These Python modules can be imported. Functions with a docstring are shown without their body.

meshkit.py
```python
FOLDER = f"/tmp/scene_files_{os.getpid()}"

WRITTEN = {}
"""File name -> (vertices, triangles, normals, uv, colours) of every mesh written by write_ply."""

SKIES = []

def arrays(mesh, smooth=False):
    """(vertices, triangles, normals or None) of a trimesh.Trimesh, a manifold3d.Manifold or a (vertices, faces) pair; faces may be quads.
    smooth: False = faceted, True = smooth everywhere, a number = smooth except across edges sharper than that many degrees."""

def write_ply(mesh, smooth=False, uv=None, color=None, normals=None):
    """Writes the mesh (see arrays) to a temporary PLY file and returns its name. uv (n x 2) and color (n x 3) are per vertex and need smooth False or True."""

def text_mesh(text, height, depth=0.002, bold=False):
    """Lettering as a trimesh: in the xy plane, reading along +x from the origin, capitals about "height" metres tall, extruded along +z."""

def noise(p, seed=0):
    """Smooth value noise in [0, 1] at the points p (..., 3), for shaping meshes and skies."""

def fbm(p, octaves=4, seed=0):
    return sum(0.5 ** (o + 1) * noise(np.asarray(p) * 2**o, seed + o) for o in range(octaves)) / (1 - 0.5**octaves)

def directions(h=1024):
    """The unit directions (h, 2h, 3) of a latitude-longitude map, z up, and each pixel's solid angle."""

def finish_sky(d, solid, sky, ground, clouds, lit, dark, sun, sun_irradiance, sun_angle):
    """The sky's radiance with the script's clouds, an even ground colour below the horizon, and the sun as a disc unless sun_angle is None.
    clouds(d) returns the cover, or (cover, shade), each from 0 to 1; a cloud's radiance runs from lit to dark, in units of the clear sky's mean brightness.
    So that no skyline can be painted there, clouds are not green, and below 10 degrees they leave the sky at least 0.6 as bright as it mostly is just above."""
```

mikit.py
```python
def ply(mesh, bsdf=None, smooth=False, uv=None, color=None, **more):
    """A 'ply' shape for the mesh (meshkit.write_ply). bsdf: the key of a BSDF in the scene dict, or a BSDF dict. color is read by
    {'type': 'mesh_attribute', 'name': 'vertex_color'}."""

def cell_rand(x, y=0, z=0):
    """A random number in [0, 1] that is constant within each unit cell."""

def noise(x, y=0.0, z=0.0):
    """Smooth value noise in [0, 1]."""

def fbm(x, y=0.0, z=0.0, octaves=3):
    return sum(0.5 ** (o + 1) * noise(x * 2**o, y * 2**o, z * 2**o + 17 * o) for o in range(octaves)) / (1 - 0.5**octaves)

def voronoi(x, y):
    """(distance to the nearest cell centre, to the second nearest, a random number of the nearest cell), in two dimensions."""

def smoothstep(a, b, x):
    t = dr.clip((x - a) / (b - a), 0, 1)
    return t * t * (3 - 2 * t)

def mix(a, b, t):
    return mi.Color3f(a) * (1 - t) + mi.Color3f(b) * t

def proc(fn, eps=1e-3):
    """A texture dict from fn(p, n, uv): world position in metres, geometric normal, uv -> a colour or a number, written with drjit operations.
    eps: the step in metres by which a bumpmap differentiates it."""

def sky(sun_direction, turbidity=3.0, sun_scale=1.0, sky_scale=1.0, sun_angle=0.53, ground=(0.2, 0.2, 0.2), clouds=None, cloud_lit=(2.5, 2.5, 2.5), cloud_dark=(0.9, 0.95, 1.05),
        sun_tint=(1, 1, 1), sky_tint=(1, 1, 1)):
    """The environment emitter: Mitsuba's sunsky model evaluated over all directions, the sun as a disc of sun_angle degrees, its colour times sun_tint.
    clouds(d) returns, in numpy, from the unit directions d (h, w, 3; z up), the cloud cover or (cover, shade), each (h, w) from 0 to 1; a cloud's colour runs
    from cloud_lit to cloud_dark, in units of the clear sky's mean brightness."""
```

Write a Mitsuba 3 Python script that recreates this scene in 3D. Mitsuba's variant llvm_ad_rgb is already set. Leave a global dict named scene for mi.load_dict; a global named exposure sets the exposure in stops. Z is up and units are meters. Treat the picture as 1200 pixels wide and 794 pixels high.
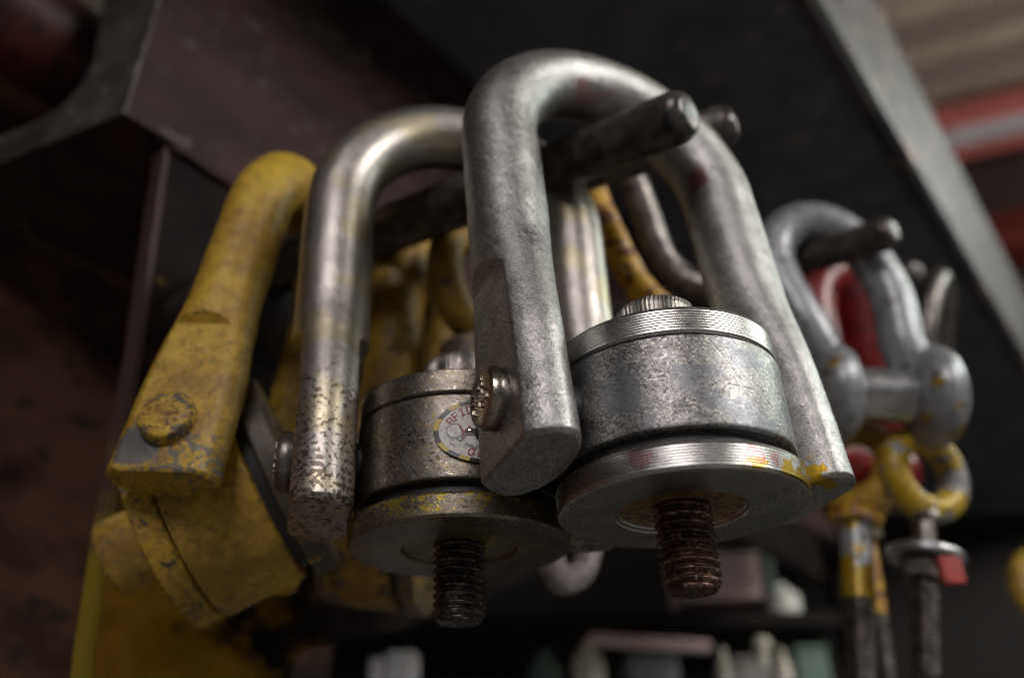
import math, random
import numpy as np, trimesh, mitsuba as mi, drjit as dr
import mikit, meshkit
from mikit import noise, fbm, smoothstep, mix, proc
from meshkit import fbm as nfbm

rng = np.random.default_rng(7)
random.seed(7)
scene, labels = {}, {}
exposure = 0.0
# ------------------------------------------------------------------ camera
PITCH, FPX, ROLL = 0.51978, 982.7, -0.00451          # fitted pose: a low camera looking up about 30 degrees
F = np.array([0, math.cos(PITCH), math.sin(PITCH)])
U0 = np.array([0, -math.sin(PITCH), math.cos(PITCH)])
R0 = np.array([1.0, 0, 0])
R = R0 * math.cos(ROLL) + U0 * math.sin(ROLL)
U = U0 * math.cos(ROLL) - R0 * math.sin(ROLL)
T = mi.ScalarTransform4f
scene['camera'] = {'type': 'thinlens', 'fov': math.degrees(2 * math.atan(600 / FPX)), 'fov_axis': 'x',
                   'aperture_radius': 0.0031, 'focus_distance': 0.268, 'near_clip': 0.01, 'far_clip': 100.0,
                   'to_world': T().look_at(origin=[0, 0, 0], target=F.tolist(), up=U.tolist())}

def P(x, y, d):
    """the point of the place seen at x, y of the photograph, d metres deep (used while measuring the place)"""
    return d * (F + R * (x - 600) / FPX + U * (397 - y) / FPX)

def on(x, y, n, k):
    D = F + R * (x - 600) / FPX + U * (397 - y) / FPX
    return D * k / (D @ n)

EB = np.array([0.6266, 0.7794, 0.0])      # along the rack
ER = np.array([0.7794, -0.6266, 0.0])     # out of the rack, the way the pegs point
UP = np.array([0, 0, 1.0])

# ------------------------------------------------------------------ materials
def N(p, s, o=3, k=0.0):
    return fbm(p.x * s + k, p.y * s + 1.7 * k, p.z * s - k, o)

def N1(p, s, k=0.0):
    return noise(p.x * s + k, p.y * s + 1.7 * k, p.z * s - k)

def blob(p, c, r, s=400, a=0.5):
    """1 inside a ragged patch round the point c"""
    d = dr.sqrt(dr.square(p.x - float(c[0])) + dr.square(p.y - float(c[1])) + dr.square(p.z - float(c[2])))
    return smoothstep(1.0, 0.75, d / r + a * (N(p, s, 3, 5.0) - 0.5) * 2)

def bsdf(name, color, rough, metal=1.0, bump=None, bump_scale=1e-4, eps=2e-4, spec=0.5, **kw):
    b = {'type': 'principled', 'base_color': proc(color) if callable(color) else {'type': 'rgb', 'value': list(color)},
         'roughness': proc(rough) if callable(rough) else rough, 'metallic': proc(metal) if callable(metal) else metal, 'specular': spec, **kw}
    if bump is not None:
        b = {'type': 'bumpmap', 'arbitrary': proc(bump, eps), 'scale': bump_scale, 'bsdf': b}
    scene[name] = {'type': 'twosided', 'bsdf': b}
    return name

def steel(lo, hi, tint=(1, 1, 1), s=1.0, pit=0.66, pitc=(.10, .09, .08), k=0.0, extra=None):
    def fn(p, n, uv):
        sc = smoothstep(.70, .76, noise((p.x * .8 + p.z * .6) * 3400, (p.z * .8 - p.x * .6) * 170 + p.y * 300, k)) * smoothstep(.5, .6, N(p, 70, 2, k + 2))
        g = N(p, 190 * s, 4, k)
        f = N(p, 2100 * s, 2, k + 3)
        v = dr.clip(0.40 * (g - .5) * 2.2 + 0.75 * (f - .5) * 2.4 + .5, 0, 1)
        c = mix([lo * t for t in tint], [hi * t for t in tint], v)
        q = smoothstep(pit, pit + .05, .74 * N(p, 1150 * s, 3, k + 9) + .26 * N(p, 150 * s, 2, k + 4))
        c = mix(c, pitc, q * .85)
        c = mix(c, [min(.8, hi * 1.25 * t) for t in tint], sc * .6)
        return extra(p, c) if extra else c
    return fn

def rgh(lo, hi, s=600, k=0.0):
    return lambda p, n, uv: lo + (hi - lo) * N(p, s, 3, k)

grain = lambda p, n, uv: .75 * N(p, 2900, 2, 2) + .25 * N(p, 500, 2, 1)
RED = (.30, .02, .025)
YEL = (.55, .36, .015)

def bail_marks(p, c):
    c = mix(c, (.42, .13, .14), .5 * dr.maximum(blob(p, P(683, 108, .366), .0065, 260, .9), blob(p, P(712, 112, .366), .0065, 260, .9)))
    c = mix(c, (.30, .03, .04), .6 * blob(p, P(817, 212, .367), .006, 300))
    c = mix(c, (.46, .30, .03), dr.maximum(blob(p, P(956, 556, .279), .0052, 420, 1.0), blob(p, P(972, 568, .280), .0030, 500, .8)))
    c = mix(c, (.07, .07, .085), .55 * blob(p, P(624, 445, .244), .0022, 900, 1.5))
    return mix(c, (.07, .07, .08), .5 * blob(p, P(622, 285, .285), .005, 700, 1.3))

bsdf('zinc', steel(.22, .54, (1, .99, .97), 1.0, .66, (.09, .085, .085), 0, bail_marks), rgh(.33, .54, 900), 1.0, grain, 2.8e-4)

def old_marks(p, c):
    h = smoothstep(.215, .085, p.z)
    c = mix(c, (.52, .45, .26), .55 * smoothstep(.5, .62, N(p, 75, 3, 8)))
    q = smoothstep(.0, .05, N(p, 760, 4, 21) - .725 + .21 * h) * smoothstep(.16, .13, p.z)
    return mix(c, (.10, .08, .065), q * .85)
bsdf('zinc_old', steel(.36, .56, (1, .93, .88), 1.0, .70, (.12, .09, .07), 13, old_marks), rgh(.33, .50, 400, 3), 1.0, grain, 1.0e-4)

def body_marks(p, c):
    c = mix(c, (.56, .53, .48), smoothstep(.61, .67, N(p, 1300, 3, 31)) * .7)
    return mix(c, (.17, .18, .21), .6 * smoothstep(.50, .62, N(p, 90, 4, 35)))
bsdf('body_steel', steel(.13, .33, (1, .98, .97), 1.1, .56, (.085, .08, .08), 40, body_marks), rgh(.34, .54, 500, 6), 1.0, grain, 0.8e-4)

AX1 = np.array([-.02776 * math.cos(.43046) - .01566 * math.sin(.43046), -.02776 * math.sin(.43046) + .01566 * math.cos(.43046), 1.0])
AX1 = [float(v) for v in AX1 / np.linalg.norm(AX1)]
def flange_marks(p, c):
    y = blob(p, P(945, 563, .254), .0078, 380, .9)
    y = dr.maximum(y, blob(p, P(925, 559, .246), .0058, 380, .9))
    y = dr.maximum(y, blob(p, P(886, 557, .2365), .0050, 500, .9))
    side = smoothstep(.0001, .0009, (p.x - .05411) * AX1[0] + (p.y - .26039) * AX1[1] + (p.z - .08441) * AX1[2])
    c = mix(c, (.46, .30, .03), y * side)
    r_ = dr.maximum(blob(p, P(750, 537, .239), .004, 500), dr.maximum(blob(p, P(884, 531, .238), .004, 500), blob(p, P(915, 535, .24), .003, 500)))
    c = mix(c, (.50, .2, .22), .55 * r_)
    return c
bsdf('machined_steel', steel(.36, .60, (1, .985, .96), 1.2, .68, (.16, .14, .12), 60, flange_marks), rgh(.25, .42, 500, 7), 1.0)
bsdf('cap_steel', steel(.40, .62, (1, .985, .955), 1.2, .67, (.16, .14, .12), 64), rgh(.24, .40, 500, 7), 1.0)

def brown_marks(p, c):
    c = mix(c, (.27, .21, .10), .6 * smoothstep(.54, .66, N(p, 700, 4, 71)))
    return mix(c, (.62, .56, .48), .8 * smoothstep(.70, .75, N(p, 1000, 3, 77)))
bsdf('brown_steel', steel(.11, .26, (1, .90, .81), 1.0, .60, (.05, .04, .035), 70, brown_marks), rgh(.30, .50, 500, 8), 1.0, grain, 1.0e-4)

def flange2_marks(p, c):
    yy = smoothstep(.47, .60, N(p, 800, 4, 81) + .9 * (N(p, 60, 2, 82) - .5) - 1.6 * (p.x + .03)) * (.25 + .75 * smoothstep(.085, .0865, p.z))
    return mix(c, (.40, .29, .03), yy * .85)
bsdf('worn_flange', steel(.09, .23, (1, .88, .72), 1.0, .62, (.05, .04, .03), 80, flange2_marks), rgh(.32, .52, 500, 9), .85, grain, 1.0e-4)

def rust(a, b, hi, k):
    def fn(p, n, uv):
        c = mix(a, b, smoothstep(.35, .65, N(p, 500, 3, k)))
        return mix(c, hi, .8 * smoothstep(.60, .70, N(p, 900, 3, k + 5)))
    return fn
bsdf('rusty_thread', rust((.055, .034, .027), (.13, .075, .055), (.40, .30, .25), 90), rgh(.28, .5, 700, 2), .8, grain, .6e-4)
bsdf('dark_thread', rust((.035, .03, .03), (.09, .078, .075), (.26, .22, .18), 95), rgh(.28, .45, 700, 2), .8, grain, .4e-4)

def yellow(k, wear=.60, dirt=.62, base=(.47, .295, .026), dark=(.25, .14, .014)):
    def fn(p, n, uv):
        c = mix(dark, base, smoothstep(.30, .60, .7 * N(p, 60, 4, k) + .3 * N(p, 380, 3, k + 8)))
        c = mix(c, (.50, .36, .08), .40 * smoothstep(.5, .7, N(p, 1500, 2, k + 1)))
        c = mix(c, (.15, .085, .018), dirt * smoothstep(.49, .62, .6 * N(p, 900, 3, k + 2) + .4 * N(p, 200, 3, k + 6)))
        ch = smoothstep(wear, wear + .025, .13 * uv.x + .4 * N(p, 150, 4, k + 3) + .6 * N(p, 650, 4, k + 4))
        return mix(c, (.070, .058, .046), ch)
    return fn
bsdf('yellow_paint', yellow(100, .705), rgh(.38, .62, 500, 4), 0.0, lambda p, n, uv: .7 * N(p, 700, 3, 3) + .3 * N(p, 110, 4, 103), 5.0e-4)
bsdf('yellow_worn', yellow(120, .56, .7, (.34, .20, .018), (.19, .095, .010)), rgh(.38, .6, 500, 4), 0.0, grain, 2e-4)

bsdf('yellow_chipped', yellow(160, .505), rgh(.34, .6, 500, 4), 0.1, grain, 2e-4)
bsdf('yellow_rubbed', yellow(170, .635, .8), rgh(.34, .6, 500, 4), 0.1, grain, 2.5e-4)
def chip_marks(p, n, uv):
    c = yellow(140, .70)(p, n, uv)
    m = dr.maximum(blob(p, P(154, 520, .314), .0105, 200, .7), .9 * smoothstep(.5, .54, N(p, 520, 4, 6)) * blob(p, P(222, 538, .312), .014, 300, .6))
    return mix(c, (.10, .095, .09), m)
bsdf('yellow_bail', chip_marks, rgh(.32, .54, 500, 4), 0.0, lambda p, n, uv: .7 * N(p, 900, 3, 3) + .3 * N(p, 140, 4, 103), 5.0e-4)

def peg_c(p, n, uv):
    c = mix((.038, .033, .030), (.10, .088, .080), smoothstep(.35, .7, N(p, 160, 4, 33)))
    return mix(c, (.12, .10, .09), .6 * smoothstep(.70, .74, N(p, 500, 3, 36)))
bsdf('peg_paint', peg_c, rgh(.30, .5, 300, 5), .35, grain, 1.2e-4)
def tip_c(p, n, uv):
    c = mix((.035, .032, .031), (.105, .10, .10), smoothstep(.36, .6, N(p, 300, 4, 43)))
    return mix(c, (.10, .018, .02), .6 * smoothstep(.62, .66, N(p, 260, 3, 47)))
bsdf('peg_tip', tip_c, .30, .6, grain, 1e-4)

def paint(c0, c1, s, k, spot=None):
    def fn(p, n, uv):
        c = mix(c0, c1, smoothstep(.3, .7, N(p, s, 4, k)))
        if spot is not None:
            c = mix(c, spot, smoothstep(.66, .74, N(p, s * 3, 3, k + 2)))
        return c
    return fn
bsdf('black_paint', paint((.075, .078, .094), (.105, .108, .128), 25, 1, (.16, .155, .155)), .5, 0.0, lambda p, n, uv: N(p, 60, 4), 8e-4, 1e-3)
bsdf('maroon_paint', paint((.022, .010, .011), (.045, .020, .020), 30, 3, (.07, .055, .05)), .6, 0.0, lambda p, n, uv: N(p, 90, 4), 6e-4, 1e-3, spec=.2)
bsdf('dark_maroon', paint((.040, .022, .018), (.16, .078, .055), 22, 3, (.05, .04, .03)), .6, 0.0, lambda p, n, uv: N(p, 90, 4), 6e-4, 1e-3, spec=.2)
bsdf('edge_steel', paint((.055, .052, .052), (.12, .105, .10), 40, 6, (.22, .20, .19)), .40, .3, lambda p, n, uv: N(p, 90, 4), 6e-4, 1e-3)
bsdf('side_paint', paint((.050, .050, .055), (.105, .102, .105), 14, 5, (.36, .22, .19)), .40, .25, lambda p, n, uv: N(p, 30, 4), 2e-3, 2e-3)
def web_c(p, n, uv):
    c = mix((.006, .004, .004), (.017, .010, .008), smoothstep(.3, .7, N(p, 35, 4, 2)))
    y = smoothstep(.40, .74, N(p, 60, 5, 7) + 3.2 * (.135 - p.z) - 4.5 * (p.x + .17))
    return mix(c, mix((.15, .07, .008), (.235, .14, .012), N(p, 130, 4, 9)), y)
bsdf('web_paint', web_c, .6, 0.0, lambda p, n, uv: N(p, 90, 4), 6e-4, 1e-3, spec=.06)
bsdf('red_paint', paint((.09, .005, .008), (.20, .011, .015), 120, 4, (.10, .02, .02)), .28, 0.0)
bsdf('tag_red', paint((.26, .022, .02), (.42, .045, .038), 260, 6, (.40, .36, .32)), .45, 0.0)
bsdf('red_pipe_paint', paint((.035, .010, .009), (.10, .020, .018), 30, 14, (.02, .01, .01)), .5, 0.0)
def grey_c(p, n, uv):
    c = mix((.20, .21, .23), (.33, .34, .36), N(p, 160, 4, 11))
    c = mix(c, (.33, .215, .015), smoothstep(.56, .59, N(p, 70, 5, 16) - 3.2 * (p.z - .185)))
    return mix(c, (.06, .05, .05), .8 * smoothstep(.62, .68, N(p, 260, 4, 15)))
bsdf('grey_worn_yellow', grey_c, .36, .35)
bsdf('link_pale', paint((.17, .15, .15), (.25, .22, .22), 130, 8), .5, .2)
def grey_yellow(p, n, uv):
    c = mix((.33, .22, .012), (.46, .31, .02), N(p, 160, 4, 11))
    c = mix(c, (.24, .24, .25), smoothstep(.54, .57, N(p, 75, 5, 19)))
    return mix(c, (.06, .05, .05), .8 * smoothstep(.62, .68, N(p, 260, 4, 15)))
bsdf('yellow_worn_grey', grey_yellow, .4, .1)
bsdf('galvanised', paint((.30, .30, .31), (.50, .50, .52), 130, 8, (.16, .13, .11)), .34, .9)
bsdf('dull_steel', paint((.10, .092, .090), (.24, .215, .20), 180, 18, (.34, .30, .27)), .36, .9, grain, 1e-4)
def orange_c(p, n, uv):
    c = mix((.33, .15, .012), (.56, .33, .02), smoothstep(.3, .6, N(p, 150, 4, 22)))
    c = mix(c, (.16, .05, .02), smoothstep(.54, .60, N(p, 210, 4, 25)))
    return mix(c, (.40, .37, .35), smoothstep(.66, .69, N(p, 260, 3, 28)))
bsdf('rusty_yellow', orange_c, .42, .1, grain, 3e-4)
bsdf('rubber_black', (.02, .02, .021), .5, 0.0)
bsdf('white_print', paint((.56, .54, .50), (.72, .71, .68), 500, 2, (.25, .22, .18)), .35, 0.0)
bsdf('print_yellow', paint((.50, .36, .03), (.62, .46, .04), 500, 2), .35, 0.0)
bsdf('print_black', (.02, .02, .022), .35, 0.0)
bsdf('print_red', (.30, .03, .05), .4, 0.0)
bsdf('print_grey', (.22, .22, .25), .4, 0.0)
bsdf('bright_metal', (.75, .74, .72), .15, 1.0)
bsdf('rusty_gold', rust((.14, .10, .05), (.30, .21, .10), (.30, .07, .05), 190), .4, .6, grain, 1e-4)
bsdf('knurled_steel', steel(.14, .30, (1, .94, .86), 1.5, .60, (.05, .04, .035), 155), .34, 1.0, grain, .6e-4)
bsdf('stamped_steel', steel(.28, .50, (1, .9, .78), 1.5, .62, (.06, .05, .04), 150), .26, 1.0, grain, .6e-4)

# ------------------------------------------------------------------ mesh helpers
def grid_mesh(rows, closed_u=True, cap0=None, cap1=None):
    """rows: (n, m, 3) rings of points -> trimesh, rings closed, ends capped with a fan"""
    n, m, _ = rows.shape
    v = rows.reshape(-1, 3)
    i, j = np.meshgrid(np.arange(n - 1), np.arange(m if closed_u else m - 1), indexing='ij')
    a = i * m + j; b = i * m + (j + 1) % m; c = a + m; d = b + m
    f = np.concatenate([np.stack([a, b, d], -1).reshape(-1, 3), np.stack([a, d, c], -1).reshape(-1, 3)])
    for end, flip in ((0, True), (n - 1, False)):
        k = len(v)
        v = np.vstack([v, rows[end].mean(0)])
        jj = np.arange(m)
        fan = np.stack([end * m + jj, end * m + (jj + 1) % m, np.full(m, k)], -1)
        f = np.vstack([f, fan[:, ::-1] if flip else fan])
    me = trimesh.Trimesh(v, f, process=False)
    if me.volume < 0:
        me.invert()
    return me

def lathe(profile, n=144, radial=None):
    """profile: (r, z) points from bottom axis to top axis; radial(theta, r, z) may change r"""
    pr = np.asarray(profile, float)
    th = np.linspace(0, 2 * np.pi, n, endpoint=False)
    r = np.repeat(pr[:, :1], n, 1)
    if radial is not None:
        r = radial(th[None, :], r, pr[:, 1:])
    rows = np.stack([r * np.cos(th), r * np.sin(th), np.repeat(pr[:, 1:], n, 1)], -1)
    return grid_mesh(rows)

def frames(path):
    p = np.asarray(path, float)
    t = np.gradient(p, axis=0); t /= np.linalg.norm(t, axis=1, keepdims=True)
    a = np.array([0, 0, 1.0]) if abs(t[0, 2]) < .9 else np.array([1.0, 0, 0])
    n = [np.cross(t[0], a)]; n[0] /= np.linalg.norm(n[0])
    for k in range(1, len(p)):
        w = n[-1] - t[k] * (n[-1] @ t[k]); n.append(w / np.linalg.norm(w))
    n = np.array(n)
    return p, t, n, np.cross(t, n)

def tube(path, r, m=40, rough=0.0, seed=0):
    p, t, n, b = frames(path)
    r = np.broadcast_to(np.asarray(r, float), (len(p),))
    th = np.linspace(0, 2 * np.pi, m, endpoint=False)
    rows = p[:, None] + r[:, None, None] * (np.cos(th)[None, :, None] * n[:, None] + np.sin(th)[None, :, None] * b[:, None])
    if rough:
        q = nfbm(rows * 150, 3, seed) - .5
        rows = rows + (rows - p[:, None]) / r[:, None, None] * q[..., None] * rough * 2
    return grid_mesh(rows)

def spline(pts, n=80):
    from scipy.interpolate import CubicSpline
    pts = np.asarray(pts, float)
    s = np.r_[0, np.cumsum(np.linalg.norm(np.diff(pts, axis=0), axis=1))]
    return CubicSpline(s, pts)(np.linspace(0, s[-1], n))

def bar(a, b, r, chamfer=.002, m=48, rough=0.0, seed=0, steps=30):
    """round bar with chamfered ends"""
    a, b = np.asarray(a, float), np.asarray(b, float)
    L = np.linalg.norm(b - a); d = (b - a) / L
    s = np.r_[0, chamfer * .3, chamfer, np.linspace(2 * chamfer, L - 2 * chamfer, steps), L - chamfer, L - .3 * chamfer, L]
    rr = np.r_[r - chamfer, r - .35 * chamfer, r, np.full(steps, r), r, r - .35 * chamfer, r - chamfer]
    return tube(a + d * s[:, None], rr, m, rough, seed)

def box(cx, cy, cz, sx, sy, sz, bevel=.001):
    """rounded box"""
    import manifold3d as m3
    bevel = min(bevel, .45 * min(sx, sy, sz))
    pts = [m3.Manifold.sphere(bevel, 12).translate((cx + x * (sx / 2 - bevel), cy + y * (sy / 2 - bevel), cz + z * (sz / 2 - bevel))) for x in (-1, 1) for y in (-1, 1) for z in (-1, 1)]
    return from_manifold(m3.Manifold.batch_hull(pts))

def from_manifold(m):
    g = m.to_mesh()
    return trimesh.Trimesh(g.vert_properties[:, :3], g.tri_verts, process=False)

def moved(mesh, M, t=(0, 0, 0)):
    """rows of M are the local axes in the place"""
    m = mesh.copy(); m.vertices = np.asarray(m.vertices) @ np.asarray(M, float) + np.asarray(t, float)
    if np.linalg.det(M) < 0:
        m.invert()
    return m

def slab(poly, ext):
    """prism: a planar polygon (n, 3) swept along the vector ext, corners left sharp"""
    poly = np.asarray(poly, float); ext = np.asarray(ext, float)
    c = poly.mean(0)
    nrm = ext / np.linalg.norm(ext)
    a = poly[1] - poly[0]; a = a - nrm * (a @ nrm); a /= np.linalg.norm(a); b = np.cross(nrm, a)
    q = np.stack([(poly - c) @ a, (poly - c) @ b], 1)
    from shapely.geometry import Polygon
    pg = Polygon(q)
    v2, f2 = trimesh.creation.triangulate_polygon(pg, engine='earcut')
    # heights follow the polygon's own plane
    A = np.c_[q, np.ones(len(q))]; sol = np.linalg.lstsq(A, (poly - c) @ nrm, rcond=None)[0]
    h = np.c_[v2, np.ones(len(v2))] @ sol
    base = c + v2[:, :1] * a + v2[:, 1:] * b + h[:, None] * nrm
    n = len(base)
    ring = q; hr = A @ sol; rb = c + ring[:, :1] * a + ring[:, 1:] * b + hr[:, None] * nrm
    k = len(rb); V = np.vstack([base, base + ext, rb, rb + ext])
    j = np.arange(k); o = 2 * n
    side = np.vstack([np.stack([o + j, o + (j + 1) % k, o + k + (j + 1) % k], 1), np.stack([o + j, o + k + (j + 1) % k, o + k + j], 1)])
    m = trimesh.Trimesh(V, np.vstack([f2[:, ::-1], f2 + n, side]), process=True)
    trimesh.repair.fix_normals(m)
    return m

def key_for(name):
    if name not in labels and name not in scene and not any(k.startswith(name + '__') for k in scene):
        return name
    i = 1
    while True:
        k = f'{name}_{i:03d}'
        if k not in labels and k not in scene and not any(q.startswith(k + '__') for q in scene):
            return k
        i += 1

def thing(name, label, cat, group=None):
    k = key_for(name)
    labels[k] = {'label': label, 'category': cat}
    if group:
        labels[k]['group'] = group
    return k

EDGE_MATS = {'yellow_rubbed', 'yellow_paint', 'yellow_worn', 'yellow_bail', 'yellow_chipped'}
def shape(mesh, mat, smooth, **more):
    if mat not in EDGE_MATS:
        return mikit.ply(mesh, mat, smooth=smooth, **more)
    # wear sits on the outer edges: u says how near a vertex is to a convex edge
    from scipy.spatial import cKDTree
    mesh = trimesh.Trimesh(mesh.vertices, mesh.faces, process=True)
    sharp = mesh.face_adjacency_edges[(mesh.face_adjacency_angles > .30) & mesh.face_adjacency_convex]
    e = np.zeros(len(mesh.vertices))
    sm = mesh if smooth is True else trimesh.graph.smooth_shade(mesh, angle=np.radians(smooth or 1), facet_minarea=None)
    if len(sharp):
        q = mesh.vertices[sharp.ravel()]
        d = cKDTree(q).query(np.asarray(sm.vertices))[0]
        e = np.exp(-d / .0011)
    else:
        e = np.zeros(len(sm.vertices))
    return mikit.ply(sm, mat, smooth=True, uv=np.c_[e, 0 * e], **more)

def part(parent, name, mesh, mat, smooth=30, label=None, **more):
    k = f'{parent}__{name}' if parent else name
    if k in scene:
        i = 1
        while f'{k}_{i:03d}' in scene:
            i += 1
        k = f'{k}_{i:03d}'
    scene[k] = shape(mesh, mat, smooth, **more)
    if label:
        labels[k] = {'label': label}
    return k

def solo(name, mesh, mat, label, cat, group=None, smooth=30):
    k = thing(name, label, cat, group)
    scene[k] = mikit.ply(mesh, mat, smooth=smooth)
    return k

def struct(name, mesh, mat, smooth=False, label=None):
    scene[name] = mikit.ply(mesh, mat, smooth=smooth)
    labels[name] = {'kind': 'structure'}
    if label:
        labels[name]['label'] = label

# ------------------------------------------------------------------ the workshop round the rack
FLOOR = -0.75
bsdf('concrete', paint((.12, .115, .105), (.18, .17, .16), 2, 2, (.10, .09, .08)), .6, 0.0)
bsdf('roof_sheet', paint((.40, .34, .28), (.50, .43, .36), 3, 4), .55, 0.0)
bsdf('wall_dark', paint((.020, .012, .010), (.040, .022, .016), 1.5, 4), .6, 0.0)
bsdf('beam_red', paint((.50, .13, .12), (.60, .18, .17), 3, 7), .45, 0.0)
bsdf('dark_red', paint((.09, .010, .008), (.13, .016, .012), 3, 7), .5, 0.0)
bsdf('grey_light', paint((.50, .50, .53), (.62, .62, .65), 4, 7), .5, 0.0)
bsdf('purlin_paint', (.24, .20, .175), .5, 0.0)

def flat_box(c, ax, ay, az_, sx, sy, sz):
    b = trimesh.creation.box((sx, sy, sz))
    return moved(b, [ax, ay, az_], c)

EP = np.array([.935, -.353, 0.0]); EQ = np.array([.353, .935, 0.0])      # roof: along the purlins and along the sheets
struct('floor', flat_box((0, 2, FLOOR - .05), R0, np.array([0, 1., 0]), UP, 24, 24, .1), 'concrete')
ROOF = 4.6
# corrugated sheets: ribs run along EQ
w_, rows_ = [], 240
xs = np.arange(-14, 14, .0125)
zz = .010 * np.sign(np.sin(xs * 2 * np.pi / .1)) * np.minimum(1, np.abs(np.sin(xs * 2 * np.pi / .1)) * 1.6)
cc = EP * 2 + EQ * 5
lo = cc + xs[:, None] * EP + EQ * -9 + UP * (ROOF + zz)[:, None]
hi = lo + EQ * 18
v = np.vstack([lo, hi]); n = len(xs); j = np.arange(n - 1)
struct('roof', trimesh.Trimesh(v, np.vstack([np.stack([j, j + 1, n + j + 1], 1), np.stack([j, n + j + 1, n + j], 1)]), process=False), 'roof_sheet')
pk = thing('purlin', 'dark steel purlin under the corrugated roof, nearest the top of the photo', 'roof purlin', 'purlins under the roof')
def level(x, y, z):
    D = F + R * (x - 600) / FPX + U * (397 - y) / FPX
    return D * z / D[2]
for i, (px, py) in enumerate(((1110, 32), (1120, 82))):
    k = pk if i == 0 else thing('purlin', 'dark steel purlin under the corrugated roof, just above the red beam', 'roof purlin', 'purlins under the roof')
    c = level(px, py, ROOF - .09)
    zsec = np.array([(-.05, .05), (0.0, .05), (0.0, -.05), (.05, -.05), (.05, -.043), (.008, -.043), (.008, .058), (-.05, .058)])
    poly = c[None] - EP * 9 + zsec[:, :1] * EQ + zsec[:, 1:] * UP
    scene[k] = mikit.ply(slab(poly, EP * 18), 'purlin_paint')
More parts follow.
